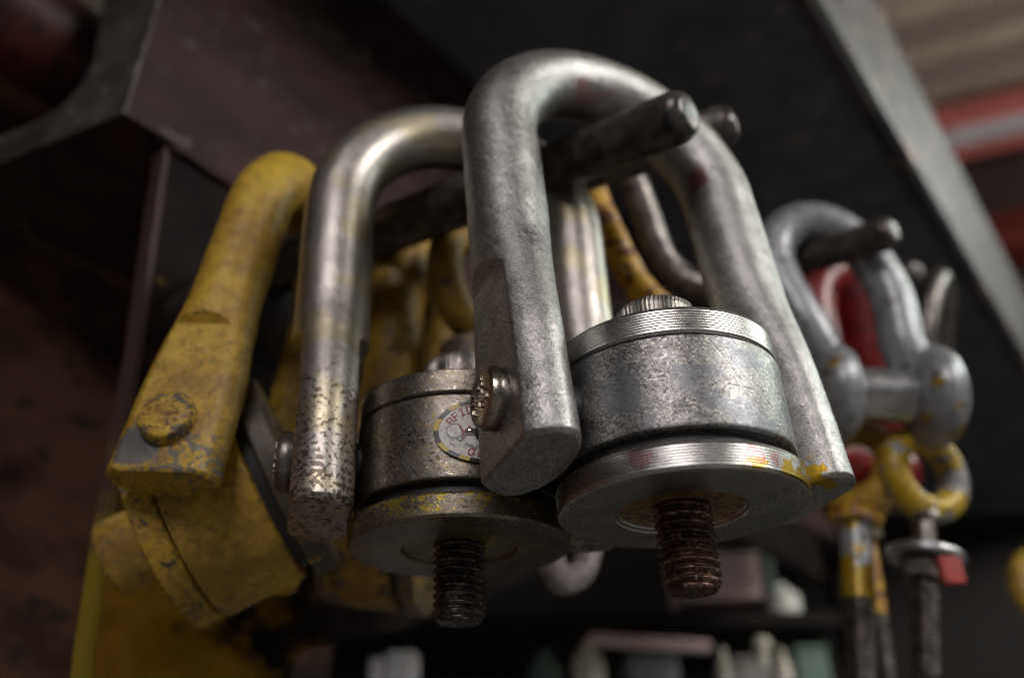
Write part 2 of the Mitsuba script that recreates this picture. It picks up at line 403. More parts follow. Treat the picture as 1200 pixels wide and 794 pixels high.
# red beam with the pale batten fixed under it
rb = thing('roof_beam', 'red steel beam crossing under the roof at upper right with a pale strip along it', 'roof beam')
cB = level(1140, 158, 4.25)
def ibeam(c, d, u, n_, w, h, t, L):
    s = np.array([(-w / 2, 0), (w / 2, 0), (w / 2, t), (t / 2, t), (t / 2, h - t), (w / 2, h - t), (w / 2, h), (-w / 2, h), (-w / 2, h - t), (-t / 2, h - t), (-t / 2, t), (-w / 2, t)])
    return slab(c[None] - d * L / 2 + s[:, :1] * n_ + s[:, 1:] * u, d * L)
part(rb, 'beam', ibeam(cB, EP, UP, EQ, .52, .09, .015, 14), 'beam_red', False)
part(rb, 'strip', flat_box(cB - UP * .012 - EQ * .02, EP, EQ, UP, 14, .19, .02), 'grey_light', False, 'pale grey strip along the underside of the red beam')
# back walls
WQ = cB @ EQ + .42
struct('back_wall', flat_box(EQ * WQ + UP * 1.5, EP, EQ, UP, 26, .2, 6.3), 'wall_dark')
rr = on(1195, 300, EQ, WQ - .35)
solo('wall_beam', ibeam(rr, EP, UP, EQ, .3, .26, .03, 5), 'dark_red', 'dark red steel beam low down at the right edge, far behind the rack', 'beam')
g2 = level(1052, 128, 3.9)
solo('roof_brace', flat_box(g2, EP, (EQ + UP * .9) / np.linalg.norm(EQ + UP * .9), np.cross(EP, (EQ + UP * .9) / np.linalg.norm(EQ + UP * .9)), .14, .9, .1), 'beam_red', 'short red brace showing beside the grey beam side below the roof', 'brace')

# lamps of the hall (all behind or above the camera)
bsdf('lamp_housing', (.35, .35, .36), .4, .5)
def lamp(name, c, to, w, h, rad, label):
    k = thing(name, label, 'lamp', 'hall lamps')
    c = np.asarray(c, float); d = np.asarray(to, float) - c; d /= np.linalg.norm(d)
    a = np.cross(d, UP); a /= np.linalg.norm(a); b = np.cross(a, d)
    fr = trimesh.util.concatenate([flat_box(c - d * .05, a, b, d, w + .08, h + .08, .06)])
    part(k, 'housing', fr, 'lamp_housing', False)
    q = trimesh.Trimesh([c - a * w / 2 - b * h / 2, c + a * w / 2 - b * h / 2, c + a * w / 2 + b * h / 2, c - a * w / 2 + b * h / 2], [[0, 1, 2], [0, 2, 3]], process=False)
    if q.face_normals[0] @ d < 0:
        q.invert()
    kk = part(k, 'diffuser', q, 'grey_light', False)
    scene[kk]['emitter'] = {'type': 'area', 'radiance': {'type': 'rgb', 'value': [float(x) for x in rad]}}
OBJ = np.array([0.0, .3, .15])
lamp('hall_lamp', (2.55, -1.30, 1.75), OBJ, 1.3, 1.1, (14.2, 13.6, 12.7), 'large bright hall lamp to the right behind the camera')
lamp('hall_lamp', (-.45, -2.7, 1.75), OBJ, 1.3, 1.0, (9.4, 8.7, 8.5), 'dimmer hall lamp straight behind the camera')
lamp('hall_lamp', (3.4, 1.2, 2.2), OBJ, 1.6, 1.0, (6.4, 7.0, 6.4), 'hall lamp high on the right of the rack')
lamp('hall_lamp', (4.5, 2.0, 2.3), (3.6, 4.4, 4.6), 2.0, 1.0, (7.0, 6.5, 6.0), 'hall lamp far off throwing its light up at the roof')
scene['room_light'] = {'type': 'constant', 'radiance': {'type': 'rgb', 'value': [.065, .065, .068]}}

# ------------------------------------------------------------------ the steel rack
WEB = -0.405                      # the web plate's place along ER
rack = thing('steel_rack', 'dark painted steel rack beam overhead with round pegs sticking out of its side', 'steel rack')
C0 = on(146, 133, ER, WEB)        # lower corner of the channel's cut end
HB = on(450, 0, ER, WEB)[2]       # underside of the box beam
e0 = on(930, 0, UP, HB)           # its outer lower edge
KE = e0 @ ER
KH = on(1001, 0, ER, KE)[2]
def pt(er, eb, z):
    return ER * er + EB * eb + UP * z
pl = [pt(WEB - .02, -.6, HB), pt(KE, -.6, HB), pt(KE, -.6, HB + .02), pt(WEB - .02, -.6, HB + .02)]
part(rack, 'bottom_plate', slab(pl, EB * 4.2), 'black_paint', False)
sp = [(0, -.006), (.012, -.010), (.020, -.004), (.022, .01), (.022, KH - HB), (0, KH - HB)]
part(rack, 'side_plate', slab([pt(KE + a, -.6, HB + z) for a, z in sp], EB * 4.2), 'side_paint', 40, 'grey worn side of the overhead beam with a rounded lower edge')
# channel (its cut end faces the camera)
def endp(x, y):
    n = np.cross(np.array([-.912, .41, 0]), UP)
    return on(x, y, n, C0 @ n)
out = [(146, 133), None, None, (121, 0), (117, 40), (109, 72), (97, 98), (78, 121), (50, 140), (0, 160), (-80, 196), (-80, 222), (0, 191)]
tw = np.array([-.912, .41, 0]) * .016
chan = np.array([C0, C0 + UP * (HB - C0[2] - .001), C0 + UP * (HB - C0[2] - .001) + tw] + [endp(x, y) for x, y in out[3:]])
part(rack, 'channel', slab(chan, EB * 1.15), 'maroon_paint', 25)
part(rack, 'channel_end', slab(chan - EB * .0006, EB * .0012), 'edge_steel', False, 'bare cut end of the steel channel at upper left')
# web plate: lower outline cut on a slant
wp = [on(x, y, ER, WEB) for x, y in ((197, 175), (186, 250), (163, 420), (138, 560), (108, 760), (96, 900), (300, 900))] + [on(x, y, ER, WEB) for x, y in ((352, 762), (480, 736), (560, 702), (650, 660))] + [pt(WEB, .57, .29), pt(WEB, 1.2, .29), pt(WEB, 1.2, C0[2] - .004), pt(WEB, .16, C0[2] - .004)]
part(rack, 'web_plate', slab(wp, -ER * .012), 'web_paint', False, 'brown web plate with worn yellow paint low down')
we = np.array([on(x, y, ER, WEB) for x, y in ((197, 175), (186, 250), (163, 420), (138, 560), (108, 760), (96, 900))])
bsdf('web_edge_paint', lambda p, n, uv: mix((.06, .038, .035), (.22, .17, .015), smoothstep(.17, .10, p.z + (N(p, 60, 3, 5) - .5) * .1)), .6, 0.0, spec=.15)
part(rack, 'web_edge', slab(np.vstack([we + ER * .0006 - EB * .0025, (we + ER * .0006 + EB * .001)[::-1]]), -ER * .0132), 'web_edge_paint', 25, 'narrow end of the web plate, yellow below')
part(rack, 'back_plate', slab([pt(WEB - .20, -.5, -.7), pt(WEB - .20, .50, -.7), pt(WEB - .20, .50, .60), pt(WEB - .20, -.5, .60)], -ER * .012), 'dark_maroon', False)
part(rack, 'weld_bead', tube(spline([pt(WEB + .001, .17 + i * .02, C0[2] - .006 + .001 * math.sin(i * 2.1)) for i in range(20)], 120), .004, 12, .0012, 3), 'maroon_paint', True)

PEG_R = .0113
def peg(a, b, r, foot=False, lab=None):
    a, b = np.asarray(a), np.asarray(b); d = (b - a) / np.linalg.norm(b - a)
    # the shaft runs back to the web plate
    if foot:                                   # this one is welded to a short foot standing off the web
        a2 = a
        part(rack, 'peg_foot', bar(a + ER * .004, ER * (WEB + .001) + (a - ER * (a @ ER)), r * .9, .001, 32), 'peg_paint', 40)
    elif d @ ER > .2:
        a2 = b + d * ((WEB + .001) - b @ ER) / (d @ ER)
    else:
        a2 = a - d * .3
    pegk = part(rack, 'peg', bar(a2, b - d * .006, r, .0004, 64, .00016, 5, 60), 'peg_paint', 40, lab)
    prof = [(0.0, 0), (r * .995, 0), (r * 1.0, .002), (r * .98, .0036), (r * .93, .0052), (r * .85, .0068), (r * .74, .0080), (r * .60, .0087), (r * .45, .0090), (r * .2, .0091), (0.0, .0091)]
    n1 = np.cross(d, UP); n1 /= np.linalg.norm(n1)
    tip = lathe(prof, 64); tip.vertices[:, :2] *= 1 + .02 * (nfbm(np.asarray(tip.vertices) * 300, 2, 4)[:, None] - .5)
    kk = part(pegk, 'tip', moved(tip, [n1, np.cross(d, n1), d], b - d * .0075), 'peg_tip', 35)
peg(P(660, 192, .388), P(806, 133, .345), PEG_R, lab='nearest dark peg through the big silver bail')
peg(P(300, 315, .44), P(858, 146, .421), PEG_R * .98, foot=True)
peg(P(915, 312, .575), P(1046, 272, .515), .0106)
peg(P(1010, 345, .72), P(1074, 318, .67), .0105)
peg(pt(-.40, .215, .273), pt(-.20, .235, .262), .0095)

# red pipe lying inside the channel
ra = P(52, 48, .62)
solo('red_pipe', bar(ra - EB * .6, ra + EB * .5, .040, .003, 48), 'red_pipe_paint', 'dark red pipe in the top left corner behind the channel end', 'pipe')

# ------------------------------------------------------------------ hoist rings
def bail_mesh(D=.0302, span=.0531, leg=.1236, bottom=-.0215, seed=0, step=.047, far=1.0, toe=(0, 0), neck=.016, both=False):
    """U bar: origin at the pins, x along the pins, z up; legs forged to a D with an outer flat below the step"""
    r = D / 2
    zl = np.r_[np.linspace(bottom, bottom + .0012, 3), np.linspace(bottom + .0022, step - .004, 40), np.linspace(step - .003, step + .006, 16), np.linspace(step + .008, leg, 40)]
    t = np.linspace(0, np.pi, 120)[1:-1]
    path = [(-span, z, -1, 0, z) for z in zl] + [(-span * math.cos(a), leg + span * math.sin(a), -math.cos(a), math.sin(a), 9) for a in t] + [(span, z, 1, 0, z) for z in zl[::-1]]
    path = np.array(path)
    th = np.linspace(0, 2 * np.pi, 112, endpoint=False)
    z = path[:, 4:5]
    low = np.clip((step + .026 - z) / .060, 0, 1); low = low * low * (3 - 2 * low)
    side = np.where(path[:, 2:3] > 0, far, 1.0) * (z < 5) + 0 * z
    w = r + ((.0212 * D / .0302 - r) * low + .0016 * np.clip((step - .03 - z) / .05, 0, 1)) * side
    lo2 = np.clip((step + .6 * neck - z) / neck, 0, 1); lo2 = lo2 * lo2 * (3 - 2 * lo2)
    a_in = r + (.0108 * D / .0302 - r) * lo2
    cu, sv = np.cos(th)[None], np.sin(th)[None]
    u = np.where(cu > 0, r * cu, a_in * cu); vv = w * sv
    ramp = np.clip((z - step) / .0045, 0, 1)
    lim = .0108 * D / .0302 + (r * 1.02 - .0108 * D / .0302) * ramp
    u = np.minimum(u, lim)
    if both:                                   # flats on both faces
        u = np.maximum(np.where(cu > 0, u, r * cu), -lim)
    e = np.minimum(1, .93 + .07 * np.clip((z - bottom) / .0012, 0, 1)); u, vv = u * e, vv * e
    nx, nz = path[:, 2:3], path[:, 3:4]
    inw = np.clip((.10 - path[:, 1:2]) / .12, 0, 1) * np.where(path[:, 2:3] > 0, toe[1], -toe[0])
    rows = np.stack([path[:, 0:1] - inw + nx * u, vv, path[:, 1:2] + nz * u], -1)
    me = grid_mesh(rows)
    vn = np.asarray(trimesh.Trimesh(me.vertices, me.faces, process=False).vertex_normals)
    p = np.asarray(me.vertices)
    me.vertices = p + vn * ((nfbm(p * 55, 2, seed) - .5) * .0006 + (nfbm(p * 320, 2, seed + 9) - .5) * .00018)[:, None]
    return me

def bumps(r0, z0, z1, n, depth=.0004):
    """fine turned grooves on a cylinder side"""
    out = []
    for i in range(n):
        a = z0 + (z1 - z0) * i / n; b = z0 + (z1 - z0) * (i + 1) / n
        out += [(r0, a), (r0, a + (b - a) * .55), (r0 - depth, a + (b - a) * .7), (r0 - depth, a + (b - a) * .85)]
    return out + [(r0, z1)]

def thread_mesh(r, L, pitch, z_top, seed=0):
    n, per = 96, 12
    m = int(L / pitch * per)
    z = np.linspace(-L, 0, m)[:, None]; th = np.linspace(0, 2 * np.pi, n, endpoint=False)[None]
    ph = (z / pitch + th / (2 * np.pi)) % 1.0
    tri = np.clip(np.abs(ph * 2 - 1) * 1.35 - .12, 0, 1)
    end = np.clip((z + L) / (pitch * 1.1), 0, 1)
    rr = r - .62 * pitch * (1 - tri) * .85
    rr = np.minimum(rr, r * (.80 + .2 * end))
    rows = np.stack([rr * np.cos(th), rr * np.sin(th), z + 0 * th + z_top], -1)
    rows += (nfbm(rows * 420, 3, seed)[..., None] - .5) * .00055
    return grid_mesh(rows)

WZ = dict(hw=.00905, b0=.0133, b1=.0447, c1=.0547, pin=.02976)
def hoist_ring(name, label, pos, M, beta, mats, group=None, thread=.0249, D=.0302, body_M=None, marks=True, seed=0, grooves=True, head_h=.0205, far=1.0, toe=(0, 0), neck=.016, both=False, S=1.0, off=(0, 0, 0)):
    """pos: centre of the flange's underside, M rows: pin axis, across, bolt axis up. beta: swing of the bail about the pins.
    body_M: axes of the bolt and body when they are turned about the pins away from the bail"""
    k = thing(name, label, 'hoist ring', group)
    M = np.asarray(M, float)
    pc = pos + WZ['pin'] * M[2]
    c, s = math.cos(beta), math.sin(beta)
    Mb = np.array([M[0], M[1] * c - M[2] * s, M[1] * s + M[2] * c])
    part(k, 'bail', moved(bail_mesh(D, seed=seed, far=far, toe=toe, neck=neck, both=both), Mb, pc), mats['bail'], 32)
    B = M if body_M is None else np.asarray(body_M, float)
    B = B * S
    o = pc - B[2] * WZ['pin'] + np.asarray(off)
    R1, R2, R3 = .0400, .0386, .0382
    body = [(0, WZ['b0']), (R2 - .0045, WZ['b0']), (R2 - .0012, WZ['b0'] + .0001), (R2 - .0003, WZ['b0'] + .0006), (R2, WZ['b0'] + .0016), (R2, .025), (R2, .035), (R2, WZ['b1'] - .0012), (R2 - .0003, WZ['b1'] - .0005), (R2 - .0010, WZ['b1'] - .0002), (0, WZ['b1'] - .0002)]
    part(k, 'body', moved(lathe(body, 192), B, o), mats['body'], 25)
    neck = [(0, WZ['hw'] - .0005), (.0345, WZ['hw'] - .0005), (.0345, WZ['b0'] + .0005), (0, WZ['b0'] + .0005)]
    part(k, 'bearing_collar', moved(lathe(neck, 96), B, o), 'rubber_black', 30)
    z0, z1 = WZ['b1'] + .0004, WZ['c1']
    cap = [(0, z0), (R3 - .0016, z0), (R3 - .0008, z0 + .0001), (R3, z0 + .0009)] + (bumps(R3, z0 + .0011, z1 - .0011, 8) if grooves else [(R3, z1 - .0011)]) + [(R3 - .0003, z1 - .0004), (R3 - .0012, z1), (.016, z1), (0, z1)]
    part(k, 'top_plate', moved(lathe(cap, 192), B, o), mats['cap'], 25)
    hw = WZ['hw']
    fl = [(.0118, .0024), (.0195, .0023), (.0206, .0012), (.0208, .0004), (.0214, 0), (R1 - .0014, 0), (R1 - .0005, .0003), (R1, .0013)] + (bumps(R1, .0015, hw - .0012, 7) if grooves else [(R1, hw - .0012)]) + [(R1 - .0004, hw - .0004), (R1 - .0014, hw), (.0118, hw)]
    fl = np.array(fl); fl = np.vstack([fl, fl[:1]])
    part(k, 'flange', moved(lathe(fl, 192), B, o), mats['flange'], 25)
    part(k, 'seat_ring', moved(lathe(np.array([(.0100, .0022), (.0150, .0016), (.0200, .0016), (.0203, .0034), (.0100, .0034), (.0100, .0022)]), 96), B, o), mats['seat'], 30)
    zt = .006
    part(k, 'threaded_shank', moved(thread_mesh(.0094, thread + zt, .0029, zt, seed), B, o), mats['thread'], 50)
    kn = lambda th, r, z: np.where((r > .0135) & (z < head_h + WZ['c1'] - .003), r * (1 + .012 * np.sign(np.sin(th * 60))), r)
    hh = WZ['c1']
    head = [(0, hh - .001), (.0143, hh - .001), (.0145, hh), (.0145, hh + head_h - .0035), (.0145, hh + head_h - .0031), (.0141, hh + head_h - .0012), (.0128, hh + head_h - .0002), (.0115, hh + head_h), (.0085, hh + head_h), (.0082, hh + head_h - .008), (0, hh + head_h - .008)]
    part(k, 'bolt_head', moved(lathe(head, 240, kn), B, o), mats['head'], 25)
    # pins through the legs
    pr_ = .88 if D == .0302 and mats['pin'] == 'stamped_steel' else .95
    for sgn in (-1, 1):
        x0 = .0531 + .0108 * D / .0302 - .0004 - toe[int(sgn > 0)] * .8 - (.002 if toe[1] and sgn > 0 else 0)
        A = np.array([M[1] * 0 + Mb[1], Mb[2], Mb[0] * sgn])
        A = np.array([Mb[1] * sgn, Mb[2], Mb[0] * sgn])
        hd = np.array([(0, -.001), (.0102, -.001), (.0112, .0004), (.0116, .0022), (.0113, .0042), (.0104, .0054), (.0090, .0060), (.004, .0062), (0, .0062)]) * (pr_, 1)
        pk_ = part(k, 'pin', moved(lathe(hd, 72), A, pc + Mb[0] * sgn * x0), mats['pin'], 30)
        sh = lathe([(0, 0), (.0085, 0), (.0085, .02), (0, .02)], 40)
        part(pk_, 'shaft', moved(sh, A, pc + Mb[0] * sgn * (.0365)), 'rubber_black', 30)
        if sgn < 0:
            bits = []
            r_ = random.Random(5 + seed)
            for row, cnt in ((.0058, 3), (.0030, 5), (0, 5), (-.0032, 5), (-.006, 3)):
                for i in range(cnt):
                    x = (i - (cnt - 1) / 2) * .0029
                    if r_.random() < .75:
                        bits.append(box(x * pr_, row * pr_ + r_.uniform(-.0003, .0003), .0062, r_.choice((.0006, .0016)), r_.choice((.0018, .0007)), .0012, .0003))
            if bits:
                part(pk_, 'stamped_marks', moved(trimesh.util.concatenate(bits), A, pc + Mb[0] * sgn * x0), mats['pin'], 30)
    return k, pc, Mb, B, o

def frame(az, tx, ty):
    ex = np.array([math.cos(az), math.sin(az), 0]); ey = np.array([-math.sin(az), math.cos(az), 0]); ez = UP + tx * ex + ty * ey
    ez /= np.linalg.norm(ez); ex = ex - ez * (ex @ ez); ex /= np.linalg.norm(ex)
    return np.array([ex, np.cross(ez, ex), ez])

SIL = dict(bail='zinc', body='body_steel', cap='cap_steel', flange='machined_steel', thread='rusty_thread', seat='rusty_gold', head='knurled_steel', pin='stamped_steel')
OLD = dict(bail='zinc_old', body='brown_steel', cap='brown_steel', flange='worn_flange', thread='dark_thread', seat='worn_flange', head='dull_steel', pin='dull_steel')
YE = dict(bail='yellow_bail', body='yellow_paint', cap='yellow_paint', flange='yellow_paint', thread='dull_steel', seat='yellow_paint', head='yellow_paint', pin='yellow_rubbed')
YE['flange'] = 'yellow_chipped'
YW = dict(bail='yellow_worn', body='yellow_worn', cap='yellow_worn', flange='yellow_worn', thread='dull_steel', seat='yellow_worn', head='yellow_worn', pin='yellow_worn')

main = hoist_ring('hoist_ring', 'big silver hoist ring in front with a rusty brown thread below its bright machined flange', np.array([.05411, .26039, .08441]), frame(.43046, -.02776, .01566), .10762, SIL, 'hoist rings on the pegs', seed=1, far=.85, toe=(0, .0035), neck=.075)
second = hoist_ring('hoist_ring', 'tarnished silver hoist ring with an oval printed tag on its brown body', np.array([-.01913, .29963, .08361]), frame(.24307, -.02141, .00288), .0575, OLD, 'hoist rings on the pegs', seed=2, grooves=False, toe=(.0028, 0), both=True)

def turned(M, ex, want, c):
    """turn the bolt axis about the pins until, seen from here, it leaves the point c towards the image direction want"""
    best = None
    for a in np.linspace(0, 2 * np.pi, 721):
        ez = M[2] * math.cos(a) + M[1] * math.sin(a)
        q0, q1 = pix(c), pix(c + ez * .02)
        d = (q1 - q0) / np.linalg.norm(q1 - q0)
        s = d @ (np.asarray(want) / np.linalg.norm(want))
        if best is None or s > best[0]:
            best = (s, ez)
    ez = best[1]
    return np.array([ex, np.cross(ez, ex), ez])

def pix(X):
    d = X @ F
    return np.array([600 + FPX * (X @ R) / d, 397 - FPX * (X @ U) / d])

MY = np.array([[.06344437, .99013439, -.12493479], [-.99542451, .07174619, .06310722], [.07144822, .12035936, .99015594]])
pY = np.array([-.12768, .35782, .12528])
BY = turned(MY, MY[0], (-114, 54), pY)
hoist_ring('hoist_ring', 'yellow painted hoist ring at far left with its bolt turned sideways', pY - WZ['pin'] * MY[2], MY, 0.0, YE, 'hoist rings on the pegs', seed=3, grooves=False, body_M=BY, S=1.15, off=P(264, 590, .37) - P(264, 579, .37))
# second yellow ring, further back between the two
M4 = frame(1.45, 0, 0)
p4 = P(478, 612, .465)
B4 = turned(M4, M4[0], (-1, -.08), p4)
hoist_ring('hoist_ring', 'worn yellow hoist ring half hidden behind the tarnished ring', p4 - WZ['pin'] * M4[2], M4, 0.0, YW, 'hoist rings on the pegs', seed=4, grooves=False, body_M=B4, off=P(447, 628, .465) - P(478, 612, .465))

# ------------------------------------------------------------------ the printed tag on the second ring's body
def tag():
    k = thing('printed_tag', 'small oval white tag with a yellow and black edge and red RFID print', 'tag')
    _, pc, Mb, B, o = second
    RB = .0386
    # centre of the tag on the body, from its place in the photo
    best = None
    for a in np.linspace(-np.pi, np.pi, 721):
        for z in np.linspace(.015, .044, 59):
            X = o + B[0] * RB * math.cos(a) + B[1] * RB * math.sin(a) + B[2] * z
            if (B[0] * math.cos(a) + B[1] * math.sin(a)) @ X > 0:
                continue
            e = np.hypot(*(pix(X) - (566, 507)))
            if best is None or e < best[0]:
                best = (e, a, z)
    _, a0, z0 = best
    def wrap(m, h0):
        q = np.asarray(m.vertices)
        a = a0 + q[:, 0] / RB
        r = RB + h0 + q[:, 2]
        m = m.copy()
        m.vertices = o + r[:, None] * (np.cos(a)[:, None] * B[0] + np.sin(a)[:, None] * B[1]) + (z0 + q[:, 1])[:, None] * B[2]
        if m.volume < 0: m.invert()
        return m
    import shapely
    from shapely.geometry import Polygon, Point
    rx, ry = .0165, .0112
    def ext(g, h):
        ms = []
        for q in getattr(g, 'geoms', [g]):
            m = trimesh.creation.extrude_polygon(q, h, engine='earcut')
            v_, f_ = trimesh.remesh.subdivide_to_size(m.vertices, m.faces, .0016)
            ms.append(trimesh.Trimesh(v_, f_, process=True))
        return trimesh.util.concatenate(ms)
    def ell(s, n=96):
        t = np.linspace(0, 2 * np.pi, n, endpoint=False)
        return Polygon(np.stack([rx * s * np.cos(t), ry * s * np.sin(t)], 1))
    part(k, 'face', wrap(ext(ell(1.0), .0008), .0001), 'white_print', 30)
    ring = ell(1.02).difference(ell(.91))
    for c in (0, 1):
        segs = []
        for i in range(22):
            if i % 2 != c: continue
            t = np.linspace(2 * np.pi * i / 22, 2 * np.pi * (i + .98) / 22, 6)
            segs.append(ring.intersection(Polygon([(0, 0)] + [(.03 * math.cos(q), .03 * math.sin(q)) for q in t])))
        part(k, 'edge_marks', wrap(ext(shapely.union_all(segs), .0005), .0007), ('print_yellow', 'print_black')[c], 30, ('yellow edge blocks', 'black edge blocks')[c])
    def text(s, h, arc, mat, flip=1):
        n = len(s)
        for i, ch in enumerate(s):
            m = meshkit.text_mesh(ch, h, .0003, bold=True)
            m.vertices[:, 0] -= m.bounds[:, 0].mean(); m.vertices[:, 1] -= h / 2
            t = math.radians(arc[0] + (arc[1] - arc[0]) * i / max(1, n - 1))
            x, y = rx * .74 * math.cos(t), ry * .74 * math.sin(t)
            tn = math.atan2(ry * math.cos(t) * -1, rx * math.sin(t)) if flip > 0 else math.atan2(ry * math.cos(t), -rx * math.sin(t))
            c_, s_ = math.cos(tn), math.sin(tn)
            q = m.vertices.copy()
            m.vertices[:, 0] = x + c_ * q[:, 0] - s_ * q[:, 1]; m.vertices[:, 1] = y + s_ * q[:, 0] + c_ * q[:, 1]
            part(k, 'letter', wrap(m, .0008), mat, False)
    text('RFID', .0028, (155, 113), 'print_red')
    text('Great', .0026, (250, 300), 'print_red', -1)
    # emblem: a ring, a tick and a small red Y
    parts_ = [Point(-.0098, -.0002).buffer(.0029).difference(Point(-.0098, -.0002).buffer(.0024)), shapely.LineString([(-.0092, -.0028), (-.0078, -.0040), (-.0040, .0006)]).buffer(.00035), shapely.LineString([(-.0060, -.0046), (-.0044, -.0058)]).buffer(.0003), shapely.LineString([(-.0042, -.0052), (-.0030, -.0066), (-.0022, -.0054)]).buffer(.0003), shapely.LineString([(-.0110, -.0046), (-.0098, -.0056)]).buffer(.00025),
              shapely.LineString([(-.0022, .0042), (-.0008, .0046)]).buffer(.0007)]
    part(k, 'emblem', wrap(ext(shapely.union_all(parts_), .0003), .0008), 'print_grey', False)
    yy = shapely.union_all([shapely.LineString([(-.0082, .0016), (-.0066, -.0008), (-.0048, .0014)]).buffer(.00035), shapely.LineString([(-.0066, -.0008), (-.0072, -.0028)]).buffer(.0003)])
    part(k, 'emblem_fork', wrap(ext(yy, .0003), .0008), 'print_red', False)
    dome = lathe([(0, 0), (.0040, 0), (.0040, .0010), (.0034, .0018), (0, .0020)], 40)
    dome.vertices += (.0008, -.0006, 0)
    part(k, 'hub', wrap(dome, .0008), 'rubber_black', 30)
    bead = trimesh.creation.icosphere(3, .0013); bead.vertices *= (1.5, 1, .8); bead.vertices += (-.0044, -.0004, .0008)
    part(k, 'rivet', wrap(bead, .0005), 'bright_metal', True)
tag()

# ------------------------------------------------------------------ things on the pegs behind
def link(c, ax, up, w, h, r, mat, name, label, cat, group=None, rough=.0003, seed=0):
    t = np.linspace(0, 2 * np.pi, 120, endpoint=False)
    x = np.cos(t) * w / 2; z = np.sin(t) * h / 2
    # stadium
    x = np.sign(np.cos(t)) * np.minimum(np.abs(np.cos(t)) ** .7, 1) * w / 2
    p = c + x[:, None] * ax + z[:, None] * up
    th = np.linspace(0, 2 * np.pi, 32, endpoint=False)
    tg = np.roll(p, -1, 0) - np.roll(p, 1, 0); tg /= np.linalg.norm(tg, axis=1, keepdims=True)
    nn = np.cross(ax, up); b = np.cross(tg, nn)
    rows = p[:, None] + r * (np.cos(th)[None, :, None] * nn + np.sin(th)[None, :, None] * b[:, None])
    rows = np.concatenate([rows, rows[:1]])
    m = grid_mesh(rows)
    m.faces = m.faces[:-64] if False else m.faces
    if rough:
        q = np.asarray(m.vertices); m.vertices = q + np.asarray(m.vertex_normals) * (nfbm(q * 150, 3, seed) - .5)[:, None] * rough * 2
    return solo(name, m, mat, label, cat, group, True)

# rusty yellow link and a cranked steel hook between the legs of the front ring
pth = spline([P(660, 175, .475), P(686, 195, .468), P(700, 230, .462), P(718, 275, .455), P(742, 325, .45), P(775, 362, .446)], 60)
solo('rusty_link', tube(pth, np.linspace(.0052, .0088, 60), 40, .0006, 8), 'rusty_yellow', 'rusty orange yellow bar slanting down behind the legs of the front silver ring', 'lifting link')
pth = spline([P(720, 175, .53), P(742, 215, .52), P(760, 265, .515), P(780, 308, .51), P(806, 330, .505), P(835, 342, .50), P(862, 372, .50)], 70)
solo('bent_hook', tube(pth, .0092, 40, .0003, 9), 'dull_steel', 'dull steel hook bent like an elbow, seen between the legs of the front ring', 'hook')
# yellow eye bolt behind the tarnished ring
def eye_bolt(name, label, c, axis, nrm, R_, r, mats, shank, collar, thread_r, group, extra=None):
    k = thing(name, label, 'eye bolt', group)
    axis = np.asarray(axis, float); axis /= np.linalg.norm(axis)
    nrm = nrm - axis * (nrm @ axis); nrm /= np.linalg.norm(nrm)
    side = np.cross(axis, nrm)
    t = np.linspace(0, 2 * np.pi, 97); th = np.linspace(0, 2 * np.pi, 32, endpoint=False)
    rad = np.cos(t)[:, None] * side + np.sin(t)[:, None] * axis
    rows = c + rad[:, None] * (R_ + r * np.cos(th)[None, :, None]) + r * np.sin(th)[None, :, None] * nrm
    part(k, 'eye', grid_mesh(rows), mats[0], True)
    Mx = np.array([side, nrm, axis])
    lo = -R_ - r
    prof = [(0, lo - collar[1]), (collar[0] * .92, lo - collar[1]), (collar[0], lo - collar[1] + .001), (collar[0], lo - .002), (collar[0] * .9, lo - .0005), (r * 1.1, lo + .002), (r * .9, lo + .007), (0, lo + .008)]
    part(k, 'collar', moved(lathe(prof, 64), Mx, c), mats[1], 30)
    z1 = lo - collar[1]
    if shank[0] > 0:
        part(k, 'shank', moved(lathe([(0, z1 - shank[0]), (thread_r * 1.04, z1 - shank[0]), (thread_r * 1.04, z1 + .001), (0, z1 + .001)], 40), Mx, c), mats[2], 30)
    part(k, 'thread', moved(thread_mesh(thread_r, shank[1], .0028, z1 - shank[0] + .001), Mx, c), mats[3], 50)
    return k, side, nrm, axis, z1
GR = 'eye bolts hanging on the rack'
eye_bolt('eye_bolt', 'yellow eye bolt mostly hidden behind the tarnished ring and the front leg', P(560, 335, .47), UP, np.array([.75, -.5, 0]), .030, .0095, ('yellow_worn', 'yellow_worn', 'yellow_worn', 'dull_steel'), (.0, .05), (.02, .02), .010, GR)
# pale ring link whose bottom shows between the two flanges
link(P(668, 607, .45), (R * .55 + F * .8) / np.linalg.norm(R * .55 + F * .8), UP, .046, .064, .0078, 'link_pale', 'steel_link', 'pale steel ring link showing below between the two flanges', 'ring link')

# grey bow shackle on the third peg
def shackle(name, label, bow, r, ears, mats, group, pin=True, ear_r=.023):
    k = thing(name, label, 'shackle', group)
    m = tube(spline(bow, 130), r, 44, .0003, 3)
    part(k, 'bow', m, mats[0], True)
    a, b = ears; d = (b - a) / np.linalg.norm(b - a)
    n1 = np.cross(d, UP); n1 /= np.linalg.norm(n1); Mx = np.array([n1, np.cross(d, n1), d])
    for e in (a, b):
        h = r * 1.08
        pr = [(0, -h), (ear_r * .45, -h), (ear_r * .70, -h * .88), (ear_r * .90, -h * .6), (ear_r, -h * .15), (ear_r, h * .15), (ear_r * .90, h * .6), (ear_r * .70, h * .88), (ear_r * .45, h), (0, h)]
        part(k, 'ear', moved(lathe(pr, 56), Mx, e), mats[0], True)
    if pin:
        part(k, 'pin', moved(lathe([(0, 0), (r * 1.25, 0), (r * 1.25, np.linalg.norm(b - a)), (0, np.linalg.norm(b - a))], 48), Mx, a), mats[1], 30)
    return k
